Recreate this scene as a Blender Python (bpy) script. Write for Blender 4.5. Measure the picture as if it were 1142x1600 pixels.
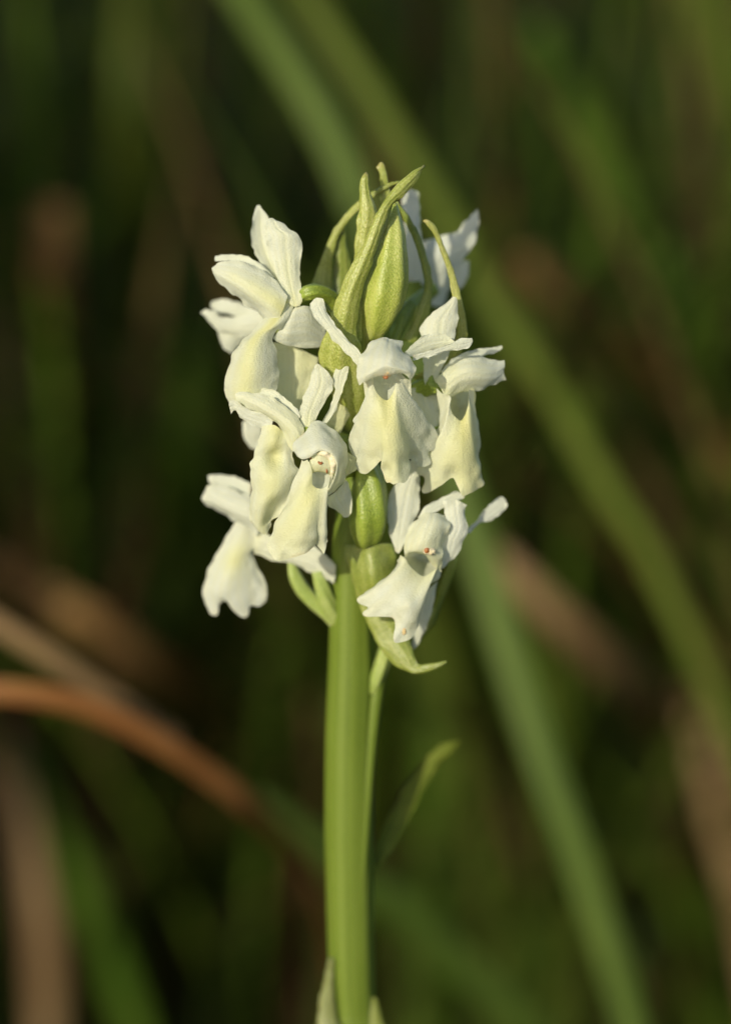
import bpy, math, random
import numpy as np
from mathutils import Vector, noise

for o in list(bpy.data.objects):
    bpy.data.objects.remove(o)
SC = bpy.context.scene
COL = SC.collection
U = 0.001                      # the plant is authored in millimetres, the scene is in metres

# ------------------------------------------------------------------ camera
TILT = math.radians(12.0)
DIST = 400.0                   # mm, lens to the orchid's stem
ZC = 150.0                     # height of the stem point in the middle of the frame
TH = 53.33 / 400.0             # tangent of half the vertical field of view
FWD = np.array([0, math.cos(TILT), -math.sin(TILT)])
UP = np.array([0, math.sin(TILT), math.cos(TILT)])
RIGHT = np.array([1.0, 0, 0])
CAM = np.array([0, 0, ZC]) - FWD * DIST


def P(px, py, Y):
    """point of the photograph (1142 x 1600) at world depth Y millimetres behind the stem"""
    d = FWD + RIGHT * ((px - 571.0) / 800.0 * TH) + UP * ((800.0 - py) / 800.0 * TH)
    t = (Y - CAM[1]) / d[1]
    return CAM + d * t


cam_d = bpy.data.cameras.new('camera')
cam = bpy.data.objects.new('camera', cam_d)
COL.objects.link(cam)
cam.location = Vector(CAM * U)
cam.rotation_euler = (math.pi / 2 - TILT, 0, 0)
cam_d.sensor_fit = 'VERTICAL'
cam_d.sensor_height = 36.0
cam_d.lens = 18.0 / TH
cam_d.clip_start = 0.01
cam_d.clip_end = 500.0
cam_d.dof.use_dof = True
cam_d.dof.focus_distance = float(np.dot(P(590, 560, -7.5) - CAM, FWD)) * U
cam_d.dof.aperture_fstop = 8.0
cam_d.dof.aperture_blades = 0
SC.camera = cam
SC.render.resolution_x, SC.render.resolution_y = 730, 1024

# ------------------------------------------------------------------ sky and sun
SUN_AZ = math.radians(31.0)    # how far left of the viewing direction the light comes from
SUN_EL = math.radians(19.0)
world = bpy.data.worlds.new('World')
SC.world = world
world.use_nodes = True
wn = world.node_tree.nodes
sky = wn.new('ShaderNodeTexSky')
sky.sky_type = 'NISHITA'
sky.sun_disc = False
sky.sun_elevation = SUN_EL
sky.sun_rotation = math.pi + SUN_AZ
world.node_tree.links.new(sky.outputs[0], wn['Background'].inputs[0])
wn['Background'].inputs[1].default_value = 0.14
sun_d = bpy.data.lights.new('sun', 'SUN')
sun_d.energy = 3.65
sun_d.angle = math.radians(0.5)
sun_d.color = (1.0, 0.915, 0.70)
sun = bpy.data.objects.new('sun', sun_d)
COL.objects.link(sun)
SUN_DIR = Vector((math.sin(SUN_AZ) * math.cos(SUN_EL), math.cos(SUN_AZ) * math.cos(SUN_EL), -math.sin(SUN_EL)))
sun.rotation_euler = SUN_DIR.to_track_quat('-Z', 'Y').to_euler()
sun.location = (-1, -1, 1)
SC.view_settings.view_transform = 'Standard'
SC.view_settings.look = 'None'
SC.view_settings.exposure = 0.0
SC.view_settings.gamma = 1.0
SC.view_settings.use_curve_mapping = False


# ------------------------------------------------------------------ materials
def new_mat(name):
    m = bpy.data.materials.new(name)
    m.use_nodes = True
    nt = m.node_tree
    return m, nt, nt.nodes['Principled BSDF']


def nd(nt, kind, **kw):
    n = nt.nodes.new(kind)
    for k, v in kw.items():
        setattr(n, k, v)
    return n


def ramp(nt, fac, stops):
    r = nd(nt, 'ShaderNodeValToRGB')
    el = r.color_ramp.elements
    while len(el) < len(stops):
        el.new(0.5)
    for e, (p, c) in zip(el, stops):
        e.position = p
        e.color = (*c, 1)
    nt.links.new(fac, r.inputs[0])
    return r.outputs[0]


def noise_tex(nt, scale, detail=3.0, stretch=None, rough=0.55):
    tc = nd(nt, 'ShaderNodeTexCoord')
    src = tc.outputs['Object']
    if stretch:
        mp = nd(nt, 'ShaderNodeMapping')
        mp.inputs['Scale'].default_value = stretch
        nt.links.new(src, mp.inputs[0])
        src = mp.outputs[0]
    n = nd(nt, 'ShaderNodeTexNoise')
    n.inputs['Scale'].default_value = scale
    n.inputs['Detail'].default_value = detail
    n.inputs['Roughness'].default_value = rough
    nt.links.new(src, n.inputs['Vector'])
    return n.outputs[0]


def attr(nt, name):
    a = nd(nt, 'ShaderNodeAttribute')
    a.attribute_name = name
    return a


def mix_col(nt, fac, a, b, mode='MIX'):
    m = nd(nt, 'ShaderNodeMix', data_type='RGBA', blend_type=mode)
    for sock, v in ((m.inputs[0], fac), (m.inputs[6], a), (m.inputs[7], b)):
        if isinstance(v, bpy.types.NodeSocket):
            nt.links.new(v, sock)
        elif isinstance(v, tuple):
            sock.default_value = (*v, 1)
        else:
            sock.default_value = v
    return m.outputs[2]


def mathn(nt, op, a, b=None, clamp=False):
    m = nd(nt, 'ShaderNodeMath', operation=op, use_clamp=clamp)
    for s, v in zip(m.inputs, (a, b)):
        if v is None:
            continue
        if isinstance(v, bpy.types.NodeSocket):
            nt.links.new(v, s)
        else:
            s.default_value = v
    return m.outputs[0]


def bump(nt, h, dist, strength=1.0):
    b = nd(nt, 'ShaderNodeBump')
    b.inputs['Strength'].default_value = strength
    b.inputs['Distance'].default_value = dist
    nt.links.new(h, b.inputs['Height'])
    return b.outputs[0]


def sss(b, w, scale, radius):
    b.inputs['Subsurface Weight'].default_value = w
    b.inputs['Subsurface Radius'].default_value = radius
    b.inputs['Subsurface Scale'].default_value = scale


M = {}
# petals: white tissue, cream towards the throat, fine papillae
m, nt, b = new_mat('petal_tissue')
tint = attr(nt, 'tint').outputs['Fac']
mott = noise_tex(nt, 550, 4)
t2 = mathn(nt, 'ADD', mathn(nt, 'ADD', mathn(nt, 'MULTIPLY', tint, 1.1), 0.10), mathn(nt, 'MULTIPLY', mathn(nt, 'SUBTRACT', mott, 0.5), 0.3), True)
col = ramp(nt, t2, [(0.0, (0.72, 0.755, 0.70)), (0.3, (0.75, 0.775, 0.62)), (0.65, (0.765, 0.775, 0.455)), (1.0, (0.68, 0.66, 0.26))])
speck = noise_tex(nt, 2600, 2)
sp = nd(nt, 'ShaderNodeMapRange'); sp.inputs[1].default_value = 0.72; sp.inputs[2].default_value = 0.8
nt.links.new(speck, sp.inputs[0])
brn = noise_tex(nt, 300, 1)
bm_ = nd(nt, 'ShaderNodeMapRange'); bm_.inputs[1].default_value = 0.6; bm_.inputs[2].default_value = 0.68
nt.links.new(brn, bm_.inputs[0])
col = mix_col(nt, mathn(nt, 'MULTIPLY', mathn(nt, 'MULTIPLY', sp.outputs[0], bm_.outputs[0]), 0.45), col, (0.42, 0.27, 0.10))
vein = mathn(nt, 'SINE', mathn(nt, 'MULTIPLY', attr(nt, 'pu').outputs['Fac'], 40.0))
col = mix_col(nt, mathn(nt, 'MULTIPLY', mathn(nt, 'ADD', vein, 1.0), 0.1), col, (0.74, 0.72, 0.42))
pv = attr(nt, 'pv').outputs['Fac']
rimf = nd(nt, 'ShaderNodeMapRange'); rimf.inputs[1].default_value = 0.93; rimf.inputs[2].default_value = 1.0
nt.links.new(pv, rimf.inputs[0])
agen = nd(nt, 'ShaderNodeMapRange'); agen.inputs[1].default_value = 0.52; agen.inputs[2].default_value = 0.66
nt.links.new(noise_tex(nt, 420, 2), agen.inputs[0])
col = mix_col(nt, mathn(nt, 'MULTIPLY', mathn(nt, 'MULTIPLY', rimf.outputs[0], agen.outputs[0]), 0.4), col, (0.55, 0.40, 0.16))
nt.links.new(col, b.inputs['Base Color'])
b.inputs['Roughness'].default_value = 0.45
b.inputs['Specular IOR Level'].default_value = 0.3
trl = nd(nt, 'ShaderNodeBsdfTranslucent')
nt.links.new(col, trl.inputs[0])
mxs = nd(nt, 'ShaderNodeMixShader')
mxs.inputs[0].default_value = 0.36
nt.links.new(b.outputs[0], mxs.inputs[1])
nt.links.new(trl.outputs[0], mxs.inputs[2])
nt.links.new(mxs.outputs[0], nt.nodes['Material Output'].inputs[0])
h = mathn(nt, 'ADD', noise_tex(nt, 5600, 1), mathn(nt, 'MULTIPLY', noise_tex(nt, 900, 2), 0.5))
h = mathn(nt, 'ADD', h, mathn(nt, 'MULTIPLY', vein, 0.03))
nt.links.new(bump(nt, h, 0.00007, 1.0), b.inputs['Normal'])
nt.links.new(nt.nodes['Bump'].outputs[0], trl.inputs['Normal'])
M['petal'] = m


def green_mat(name, lo, mid, hi, rough=0.42, stripes=26.0, sw=0.35, sscale=0.0006, spark=0.8, stretch=None):
    m, nt, b = new_mat(name)
    n1 = noise_tex(nt, 260, 4, stretch)
    v = mathn(nt, 'SINE', mathn(nt, 'MULTIPLY', attr(nt, 'pu').outputs['Fac'], stripes))
    f = mathn(nt, 'ADD', n1, mathn(nt, 'MULTIPLY', v, 0.10))
    f = mathn(nt, 'ADD', f, mathn(nt, 'MULTIPLY', mathn(nt, 'SUBTRACT', noise_tex(nt, 5000, 1), 0.5), 1.15 * spark))  # fine grain in the colour imitates glittering sparkles
    c = ramp(nt, f, [(0.25, lo), (0.5, mid), (0.8, hi)])
    c = mix_col(nt, attr(nt, 'tint').outputs['Fac'], c, (0.34, 0.26, 0.09))
    nt.links.new(c, b.inputs['Base Color'])
    b.inputs['Roughness'].default_value = rough
    b.inputs['Specular IOR Level'].default_value = 0.6
    sss(b, sw, sscale, (0.7, 1.0, 0.3))
    h = mathn(nt, 'ADD', noise_tex(nt, 4800, 1), mathn(nt, 'MULTIPLY', v, 0.15))
    nt.links.new(bump(nt, h, 0.00009, spark), b.inputs['Normal'])
    return m


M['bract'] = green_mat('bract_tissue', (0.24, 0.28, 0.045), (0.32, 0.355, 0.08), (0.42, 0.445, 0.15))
M['bract_dark'] = green_mat('shaded_bract_tissue', (0.15, 0.20, 0.03), (0.215, 0.265, 0.045), (0.28, 0.32, 0.08))  # darker copy of the bract tissue, shade put into its colour
M['bud'] = green_mat('bud_tissue', (0.28, 0.34, 0.05), (0.38, 0.43, 0.09), (0.47, 0.50, 0.16), stripes=37.7)
M['ovary'] = green_mat('ovary_tissue', (0.19, 0.26, 0.03), (0.26, 0.335, 0.045), (0.33, 0.40, 0.08), stripes=18.8)
M['stalk'] = green_mat('pale_stalk_tissue', (0.26, 0.34, 0.07), (0.34, 0.42, 0.12), (0.42, 0.48, 0.18), stripes=18.8)
M['stem'] = green_mat('stem_tissue', (0.10, 0.148, 0.015), (0.142, 0.20, 0.024), (0.18, 0.24, 0.042), rough=0.45, stripes=75.0, sw=0.3, sscale=0.001, spark=0.3, stretch=(1.0, 1.0, 0.12))
M['stem'].node_tree.nodes['Principled BSDF'].inputs['Specular IOR Level'].default_value = 0.3
M['sheath'] = green_mat('leaf_tissue', (0.12, 0.17, 0.035), (0.16, 0.21, 0.05), (0.20, 0.25, 0.08), stripes=60.0)
M['leaf'] = green_mat('stem_leaf_tissue', (0.085, 0.115, 0.012), (0.125, 0.155, 0.017), (0.16, 0.185, 0.025), rough=0.6, stripes=40.0, sw=0.1)
M['leaf'].node_tree.nodes['Principled BSDF'].inputs['Specular IOR Level'].default_value = 0.15
m, nt, b = new_mat('column_tissue')
c = ramp(nt, mathn(nt, 'ADD', attr(nt, 'tint').outputs['Fac'], mathn(nt, 'MULTIPLY', noise_tex(nt, 1200, 3), 0.2)),
         [(0.0, (0.80, 0.76, 0.58)), (0.55, (0.72, 0.56, 0.30)), (1.0, (0.55, 0.34, 0.14))])
nt.links.new(c, b.inputs['Base Color'])
b.inputs['Roughness'].default_value = 0.45
sss(b, 0.4, 0.0005, (1, .8, .5))
nt.links.new(bump(nt, noise_tex(nt, 2500, 3), 0.0002, 0.8), b.inputs['Normal'])
M['column'] = m
m, nt, b = new_mat('pollinium_brown')
c = ramp(nt, noise_tex(nt, 3000, 2), [(0.3, (0.25, 0.09, 0.03)), (0.7, (0.42, 0.16, 0.05))])
nt.links.new(c, b.inputs['Base Color'])
b.inputs['Roughness'].default_value = 0.4
M['pollinium'] = m


def blade_mat(name, stops, scale=28.0, rough=0.5, sl=0.25):
    m, nt, b = new_mat(name)
    n1 = noise_tex(nt, scale, 3)
    v = mathn(nt, 'SINE', mathn(nt, 'MULTIPLY', attr(nt, 'pu').outputs['Fac'], 50.0))
    c = ramp(nt, mathn(nt, 'ADD', n1, mathn(nt, 'MULTIPLY', v, 0.06)), stops)
    nt.links.new(c, b.inputs['Base Color'])
    b.inputs['Roughness'].default_value = rough
    b.inputs['Specular IOR Level'].default_value = 0.15
    tr = nd(nt, 'ShaderNodeBsdfTranslucent')
    nt.links.new(c, tr.inputs[0])
    mx = nd(nt, 'ShaderNodeMixShader')
    mx.inputs[0].default_value = sl
    nt.links.new(b.outputs[0], mx.inputs[1])
    nt.links.new(tr.outputs[0], mx.inputs[2])
    nt.links.new(mx.outputs[0], nt.nodes['Material Output'].inputs[0])
    return m


M['blade_green'] = blade_mat('grass_green', [(0.3, (0.05, 0.105, 0.008)), (0.7, (0.085, 0.145, 0.014))])
M['blade_olive'] = blade_mat('grass_olive', [(0.3, (0.095, 0.135, 0.016)), (0.7, (0.13, 0.17, 0.024))])
M['blade_grey'] = blade_mat('grass_grey_green', [(0.3, (0.08, 0.13, 0.02)), (0.7, (0.11, 0.165, 0.032))])
M['blade_deep'] = blade_mat('grass_deep_green', [(0.3, (0.035, 0.068, 0.008)), (0.7, (0.055, 0.09, 0.012))])
M['blade_rust'] = blade_mat('dead_blade_rust', [(0.3, (0.18, 0.07, 0.02)), (0.5, (0.30, 0.135, 0.045)), (0.7, (0.38, 0.22, 0.10))], 22)
M['blade_brown'] = blade_mat('dead_blade_brown', [(0.35, (0.13, 0.06, 0.018)), (0.5, (0.21, 0.11, 0.036)), (0.65, (0.32, 0.19, 0.075))])
M['blade_tan'] = blade_mat('dead_blade_tan', [(0.35, (0.20, 0.125, 0.06)), (0.5, (0.30, 0.20, 0.10)), (0.65, (0.42, 0.29, 0.16))])
M['blade_yellow'] = blade_mat('leaf_yellow_green', [(0.3, (0.22, 0.25, 0.045)), (0.7, (0.28, 0.30, 0.06))])
m = blade_mat('meadow_grass', [(0.3, (0.6, 0.6, 0.6)), (0.7, (1, 1, 1))], 9)
nt = m.node_tree
rmp = [n for n in nt.nodes if n.type == 'VALTORGB'][0]
mc = mix_col(nt, 1.0, attr(nt, 'col').outputs['Color'], rmp.outputs[0], 'MULTIPLY')
for n in nt.nodes:
    if n.type == 'BSDF_PRINCIPLED':
        nt.links.new(mc, n.inputs['Base Color'])
    if n.type == 'BSDF_TRANSLUCENT':
        nt.links.new(mc, n.inputs[0])
M['meadow'] = m
m, nt, b = new_mat('soil_and_litter')
c = ramp(nt, noise_tex(nt, 14, 8, rough=0.7), [(0.3, (0.014, 0.010, 0.006)), (0.5, (0.035, 0.024, 0.013)), (0.65, (0.05, 0.04, 0.02)), (0.8, (0.03, 0.04, 0.012))])
nt.links.new(c, b.inputs['Base Color'])
b.inputs['Roughness'].default_value = 0.9
nt.links.new(bump(nt, noise_tex(nt, 60, 6), 0.01, 1.0), b.inputs['Normal'])
M['soil'] = m


# ------------------------------------------------------------------ mesh helpers (everything in mm)
def spline(pts, n):
    """uniform Catmull-Rom through pts (k,d) sampled at n places"""
    pts = np.asarray(pts, float)
    k = len(pts)
    if k == 1:
        return np.repeat(pts, n, 0)
    if k == 2:
        t = np.linspace(0, 1, n)[:, None]
        return pts[0] * (1 - t) + pts[1] * t
    ext = np.vstack([2 * pts[0] - pts[1], pts, 2 * pts[-1] - pts[-2]])
    s = np.linspace(0, k - 1, n)
    i = np.minimum(s.astype(int), k - 2)
    t = (s - i)[:, None]
    p0, p1, p2, p3 = ext[i], ext[i + 1], ext[i + 2], ext[i + 3]
    return 0.5 * (2 * p1 + (p2 - p0) * t + (2 * p0 - 5 * p1 + 4 * p2 - p3) * t ** 2 + (3 * p1 - p0 - 3 * p2 + p3) * t ** 3)


def make_mesh(name, v, f, attrs=None, mat=None, smooth=True):
    me = bpy.data.meshes.new(name)
    me.from_pydata((np.asarray(v) * U).tolist(), [], [tuple(map(int, q)) for q in f])
    for an, a in (attrs or {}).items():
        at = me.attributes.new(an, 'FLOAT', 'POINT')
        at.data.foreach_set('value', np.asarray(a, np.float32).ravel())
    if smooth:
        me.polygons.foreach_set('use_smooth', np.ones(len(me.polygons), bool))
    if mat:
        me.materials.append(M[mat])
    me.update()
    return me


def link(name, me, parent=None, base=None):
    o = bpy.data.objects.new(name, me)
    COL.objects.link(o)
    if parent is not None:
        o.parent = parent
    return o


def grid_normals(g):
    du = np.gradient(g, axis=1)
    dv = np.gradient(g, axis=0)
    n = np.cross(du, dv)
    l = np.linalg.norm(n, axis=2, keepdims=True)
    return n / np.maximum(l, 1e-9)


def shell(g, thick, pu, pv, tint):
    """closed thin body round a grid of points (nv,nu,3), thinner at the rim"""
    nv, nu = g.shape[:2]
    if thick == 0:
        idx = np.arange(nv * nu).reshape(nv, nu)
        q = np.stack([idx[:-1, :-1], idx[:-1, 1:], idx[1:, 1:], idx[1:, :-1]], -1).reshape(-1, 4)
        return g.reshape(-1, 3), q, {'pu': pu.ravel(), 'pv': pv.ravel(), 'tint': tint.ravel()}
    n = grid_normals(g)
    eu = np.minimum(pu, 1 - pu) * 8
    ev = np.minimum(pv, 1 - pv) * 8
    tk = thick * (0.35 + 0.65 * np.clip(np.minimum(eu, ev), 0, 1))[..., None]
    a = (g + n * tk / 2).reshape(-1, 3)
    b_ = (g - n * tk / 2).reshape(-1, 3)
    idx = np.arange(nv * nu).reshape(nv, nu)
    q = np.stack([idx[:-1, :-1], idx[:-1, 1:], idx[1:, 1:], idx[1:, :-1]], -1).reshape(-1, 4)
    N = nv * nu
    back = q[:, ::-1] + N
    rim = np.concatenate([idx[0, :], idx[1:, -1], idx[-1, -2::-1], idx[-2:0:-1, 0]])
    r2 = np.roll(rim, -1)
    side = np.stack([r2, rim, rim + N, r2 + N], -1)
    f = np.concatenate([q, back, side])
    v = np.concatenate([a, b_])
    rep = lambda x: np.concatenate([x.ravel(), x.ravel()])
    return v, f, {'pu': rep(pu), 'pv': rep(pv), 'tint': rep(tint)}


rng = np.random.default_rng(5)


class Zoom:
    """coordinates read off an enlarged part of the photograph"""
    def __init__(self, x0, y0, s):
        self.x0, self.y0, self.s = x0, y0, s

    def pt(self, x, y, Y):
        return P(self.x0 + x / self.s, self.y0 + y / self.s, Y)

    def mm(self, r):
        return r / self.s / 15.0


Z1 = Zoom(300, 300, 4.392)
Z2 = Zoom(460, 240, 3.807)
Z3 = Zoom(480, 460, 3.569)
Z4 = Zoom(340, 560, 4.758)
Z5 = Zoom(300, 720, 4.392)
Z6 = Zoom(500, 720, 3.807)
ZP = Zoom(0, 0, 1.0)


def rowpts(z, row):
    """row = (Y, [(x,y)...]) or (Y0, Y1, [(x,y)...]): Y runs from the first to the last point; a point may carry its own Y"""
    pts = row[-1]
    y0, y1 = (row[0], row[0]) if len(row) == 2 else (row[0], row[1])
    out = []
    for i, p in enumerate(pts):
        t = i / max(1, len(pts) - 1)
        Y = p[2] if len(p) > 2 else y0 * (1 - t) + y1 * t
        out.append(z.pt(p[0], p[1], Y))
    return np.array(out)


def wrinkle(g, amp, freq, seed):
    off = Vector((seed * 7.3, seed * 3.1, seed * 1.7))
    flat = g.reshape(-1, 3)
    d = np.array([noise.noise(Vector(p) * freq + off) for p in flat]).reshape(g.shape[:2])
    return d * amp


def patch(z, rows, bulge=0.6, thick=0.14, nu=30, nv=40, tint=0.2, amp=0.08, freq=0.55, edge=0.07, mat='petal', seed=None, keel=0.0, name='petal', parent=None, dent=None):
    """a petal or leaf lofted through cross rows; bulge pushes the middle towards the light side (-Y)"""
    seed = rng.integers(1000) if seed is None else seed
    R = [spline(rowpts(z, r), nu) for r in rows]
    R = np.array(R)                                    # (rows,nu,3)
    g = np.stack([spline(R[:, j], nv) for j in range(nu)], 1)
    uu, vv = np.meshgrid(np.linspace(0, 1, nu), np.linspace(0, 1, nv))
    prof = np.sin(np.pi * uu) * np.sin(np.pi * np.clip(vv * 0.9 + 0.05, 0, 1)) ** 0.7
    w = np.linalg.norm(g[:, -1] - g[:, 0], axis=1)[:, None]
    if mat == 'petal':
        bulge = bulge * {'hood': 0.85, 'lip': 0.7}.get(name, 0.55)
    g[..., 1] -= bulge * prof * np.clip(w / 4.0, 0.15, 1.3)
    if keel:
        g[..., 1] -= keel * (1 - np.abs(2 * uu - 1)) * np.clip(w / 4.0, 0.1, 1)
    for (dx, dy, rad, dep) in dent or []:
        c = z.pt(dx, dy, 0)
        g[..., 1] += dep * np.exp(-(np.hypot(g[..., 0] - c[0], g[..., 2] - c[2]) / z.mm(rad)) ** 2)
    n = grid_normals(g)
    e = 1 - np.clip(np.minimum(uu, 1 - uu) * 5, 0, 1)
    ev = 1 - np.clip(vv * 6, 0, 1)
    g = g + n * wrinkle(g, amp, freq, seed)[..., None]
    g = g + n * (wrinkle(g, 0.34, 0.95, seed + 11) * np.maximum(e, ev))[..., None]
    if mat == 'petal' and name in ('sepal', 'petal', 'hood'):
        groove = 0.13 * np.exp(-((uu - 0.5) / 0.07) ** 2) * np.clip(w / 3.0, 0.1, 1)
        g = g + n * (-0.55 * groove * np.where(n[..., 1] < 0, 1.0, -1.0))[..., None]
    inpl = np.gradient(g, axis=1)
    inpl /= np.maximum(np.linalg.norm(inpl, axis=2, keepdims=True), 1e-9)
    g = g + inpl * (wrinkle(g, edge * 2.2, 1.6, seed + 23) * e)[..., None]
    if callable(tint):
        t = tint(uu, vv)
    else:
        t = np.full_like(uu, tint)
    v, f, at = shell(g, 0 if (name != 'column' and thick < 0.26) else thick, uu, vv, t)
    return link(name, make_mesh(name, v, f, at, mat), parent)


def fan(z, inner, outer, yi, bulge=1.6, nv=26, per=7, tint=None, thick=0.16, name='lip', parent=None, seed=None, amp=0.1, dent=None):
    """lip: a sheet from the rim of the throat (inner) out to the toothed edge (outer, points carry Y)"""
    seed = rng.integers(1000) if seed is None else seed
    nu = max(len(outer), len(inner)) * per
    o_ = spline(rowpts(z, (0, outer)), nu)
    # keep the inner rim matched by travelled length
    i_ = spline(rowpts(z, (yi, inner)), nu)
    uu, vv = np.meshgrid(np.linspace(0, 1, nu), np.linspace(0, 1, nv))
    s = vv[..., None]
    k = int(per * 3.2)
    ker = np.exp(-np.linspace(-2, 2, 2 * k + 1) ** 2); ker /= ker.sum()
    pad = np.vstack([np.repeat(o_[:1], k, 0), o_, np.repeat(o_[-1:], k, 0)])
    sm = np.stack([np.convolve(pad[:, c], ker, 'valid') for c in range(3)], -1)
    g = i_[None] * (1 - s) + sm[None] * s + (o_ - sm)[None] * s ** 3.5
    L = np.linalg.norm(sm - i_, axis=1)[None]
    side = 1.0 if name == 'hood' else np.sin(np.pi * np.clip(uu, 0, 1)) ** 0.8
    g[..., 1] -= 0.7 * bulge * side * (np.sin(np.pi * vv ** 0.8)) * np.clip(L / 6.0, 0.05, 1.2)
    n = grid_normals(g)
    flip = np.where(n[..., 1:2] > 0, -1.0, 1.0)
    n = n * flip
    g = g + n * wrinkle(g, amp, 0.5, seed)[..., None]
    g = g + n * (wrinkle(g, 0.3, 0.8, seed + 5) * np.clip(vv * 3 - 1.6, 0, 1))[..., None]
    if dent:
        for (dx, dy, rad, dep) in dent:
            c = z.pt(dx, dy, 0)
            r = np.hypot(g[..., 0] - c[0], g[..., 2] - c[2])
            g[..., 1] += dep * np.exp(-(r / z.mm(rad)) ** 2)
    t = tint(uu, vv) if tint else 0.75 * (1 - vv) ** 0.8 + 0.12
    v, f, at = shell(g, 0 if (name != 'column' and thick < 0.26) else thick, uu, vv, t)
    return link(name, make_mesh(name, v, f, at, 'petal'), parent)


def tube(z, spine, mat, nseg=28, nring=40, ribs=0, ribamp=0.0, twist=0.0, name='ovary', parent=None, flat=1.0, tint=0.0, amp=0.04, freq=0.7):
    """round body along spine points (x,y,Y,radius in the same pixels)"""
    c = np.array([[*z.pt(x, y, Y), z.mm(r)] for x, y, Y, r in spine])
    c = spline(c, nring)
    p, r = c[:, :3], np.maximum(c[:, 3], 0.03)
    t = np.gradient(p, axis=0)
    t /= np.maximum(np.linalg.norm(t, axis=1, keepdims=True), 1e-9)
    ref = np.array([0, 1.0, 0])
    a = np.cross(t, ref); a /= np.maximum(np.linalg.norm(a, axis=1, keepdims=True), 1e-9)
    b_ = np.cross(t, a)
    th = np.linspace(0, 2 * np.pi, nseg, endpoint=False)
    vv = np.linspace(0, 1, nring)[:, None]
    rr = r[:, None] * (1 + ribamp * np.cos(ribs * (th[None] + twist * vv)) if ribs else np.ones((nring, nseg)))
    g = p[:, None] + a[:, None] * (rr * np.cos(th))[..., None] + b_[:, None] * (rr * np.sin(th) * flat)[..., None]
    g = g + (wrinkle(g, amp, freq, rng.integers(999)))[..., None] * (g - p[:, None])
    v = g.reshape(-1, 3)
    idx = np.arange(nring * nseg).reshape(nring, nseg)
    nx = np.roll(idx, -1, 1)
    f = np.stack([idx[:-1], nx[:-1], nx[1:], idx[1:]], -1).reshape(-1, 4).tolist()
    f.append(list(idx[0])[::-1]); f.append(list(idx[-1]))
    ang = np.broadcast_to((th[None] + twist * vv) / (2 * np.pi), (nring, nseg))
    at = {'pu': np.array(ang).ravel(), 'pv': np.repeat(vv.ravel(), nseg), 'tint': np.full(len(v), tint)}
    return link(name, make_mesh(name, v, f, at, mat), parent)


def blob(z, x, y, Y, rx, ry, rz, mat, name, parent, tint=lambda p: 0.0, amp=0.35, freq=1.2, n=22):
    """small lumpy body (column, pollinia)"""
    c = z.pt(x, y, Y)
    th = np.linspace(0, 2 * np.pi, n, endpoint=False)
    ph = np.linspace(0.02, np.pi - 0.02, n // 2 + 2)
    pts, seed = [], rng.integers(500)
    for a in ph:
        for q in th:
            d = np.array([math.sin(a) * math.cos(q), math.sin(a) * math.sin(q), math.cos(a)])
            k = 1 + amp * noise.noise(Vector(d * 1.6 * freq + seed))
            pts.append(c + d * k * np.array([z.mm(rx), ry, z.mm(rz)]))
    k = len(ph)
    idx = np.arange(k * n).reshape(k, n); nx = np.roll(idx, -1, 1)
    f = np.stack([idx[:-1], idx[1:], nx[1:], nx[:-1]], -1).reshape(-1, 4).tolist()
    f.append(list(idx[0])); f.append(list(idx[-1])[::-1])
    tt = np.array([tint((p - c)) for p in pts])
    return link(name, make_mesh(name, pts, f, {'tint': tt, 'pu': tt * 0, 'pv': tt * 0}, mat), parent)


def surf_Y(z, x, y, objs, rad=10.0):
    """depth of the frontmost point of the given parts at a place, so that small spots sit on the surface"""
    c = z.pt(x, y, -8.0)
    best = []
    for o in objs:
        co = np.empty(len(o.data.vertices) * 3, np.float32)
        o.data.vertices.foreach_get('co', co)
        co = co.reshape(-1, 3) / U + ORIGIN
        d = np.hypot(co[:, 0] - c[0], (co[:, 2] - c[2]) + 0.2 * (co[:, 1] + 8.0))
        k = np.argsort(d)[:6]
        best.append(co[k, 1].min())
    return float(min(best))


def throat(z, rim, yr, depth, parent, name='spur', tint=0.35, shrink=(1.22, 1.0, 0.7, 0.3), drift=(0, 0.5)):
    """hollow that runs back from the rim of the lip"""
    k = 48
    loop = np.array([z.pt(x, y, yr) for x, y in rim + [rim[0]]])
    loop = spline(loop, k + 1)[:-1]
    c = loop.mean(0)
    rows = []
    for i, s in enumerate(spline(np.array([[s] for s in shrink]), 12).ravel()):
        t = i / 11
        rows.append(c + (loop - c) * s + np.array([drift[0] * t, depth * t, -drift[1] * t]))
    g = np.array(rows)
    v = g.reshape(-1, 3)
    idx = np.arange(12 * k).reshape(12, k); nx = np.roll(idx, -1, 1)
    f = np.stack([idx[:-1], nx[:-1], nx[1:], idx[1:]], -1).reshape(-1, 4).tolist()
    f.append(list(idx[-1]))
    return link(name, make_mesh(name, v, f, {'tint': np.full(len(v), tint), 'pu': np.zeros(len(v)), 'pv': np.zeros(len(v))}, 'petal'), parent)


# ------------------------------------------------------------------ ground
STEM_X = float(P(547, 1500, 0)[0])


def ground_z(x, y):
    return 6.0 * noise.noise(Vector((x * 0.006, y * 0.006, 3.0))) + 2.5 * noise.noise(Vector((x * 0.03, y * 0.03, 8.0))) - 3.0


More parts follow.
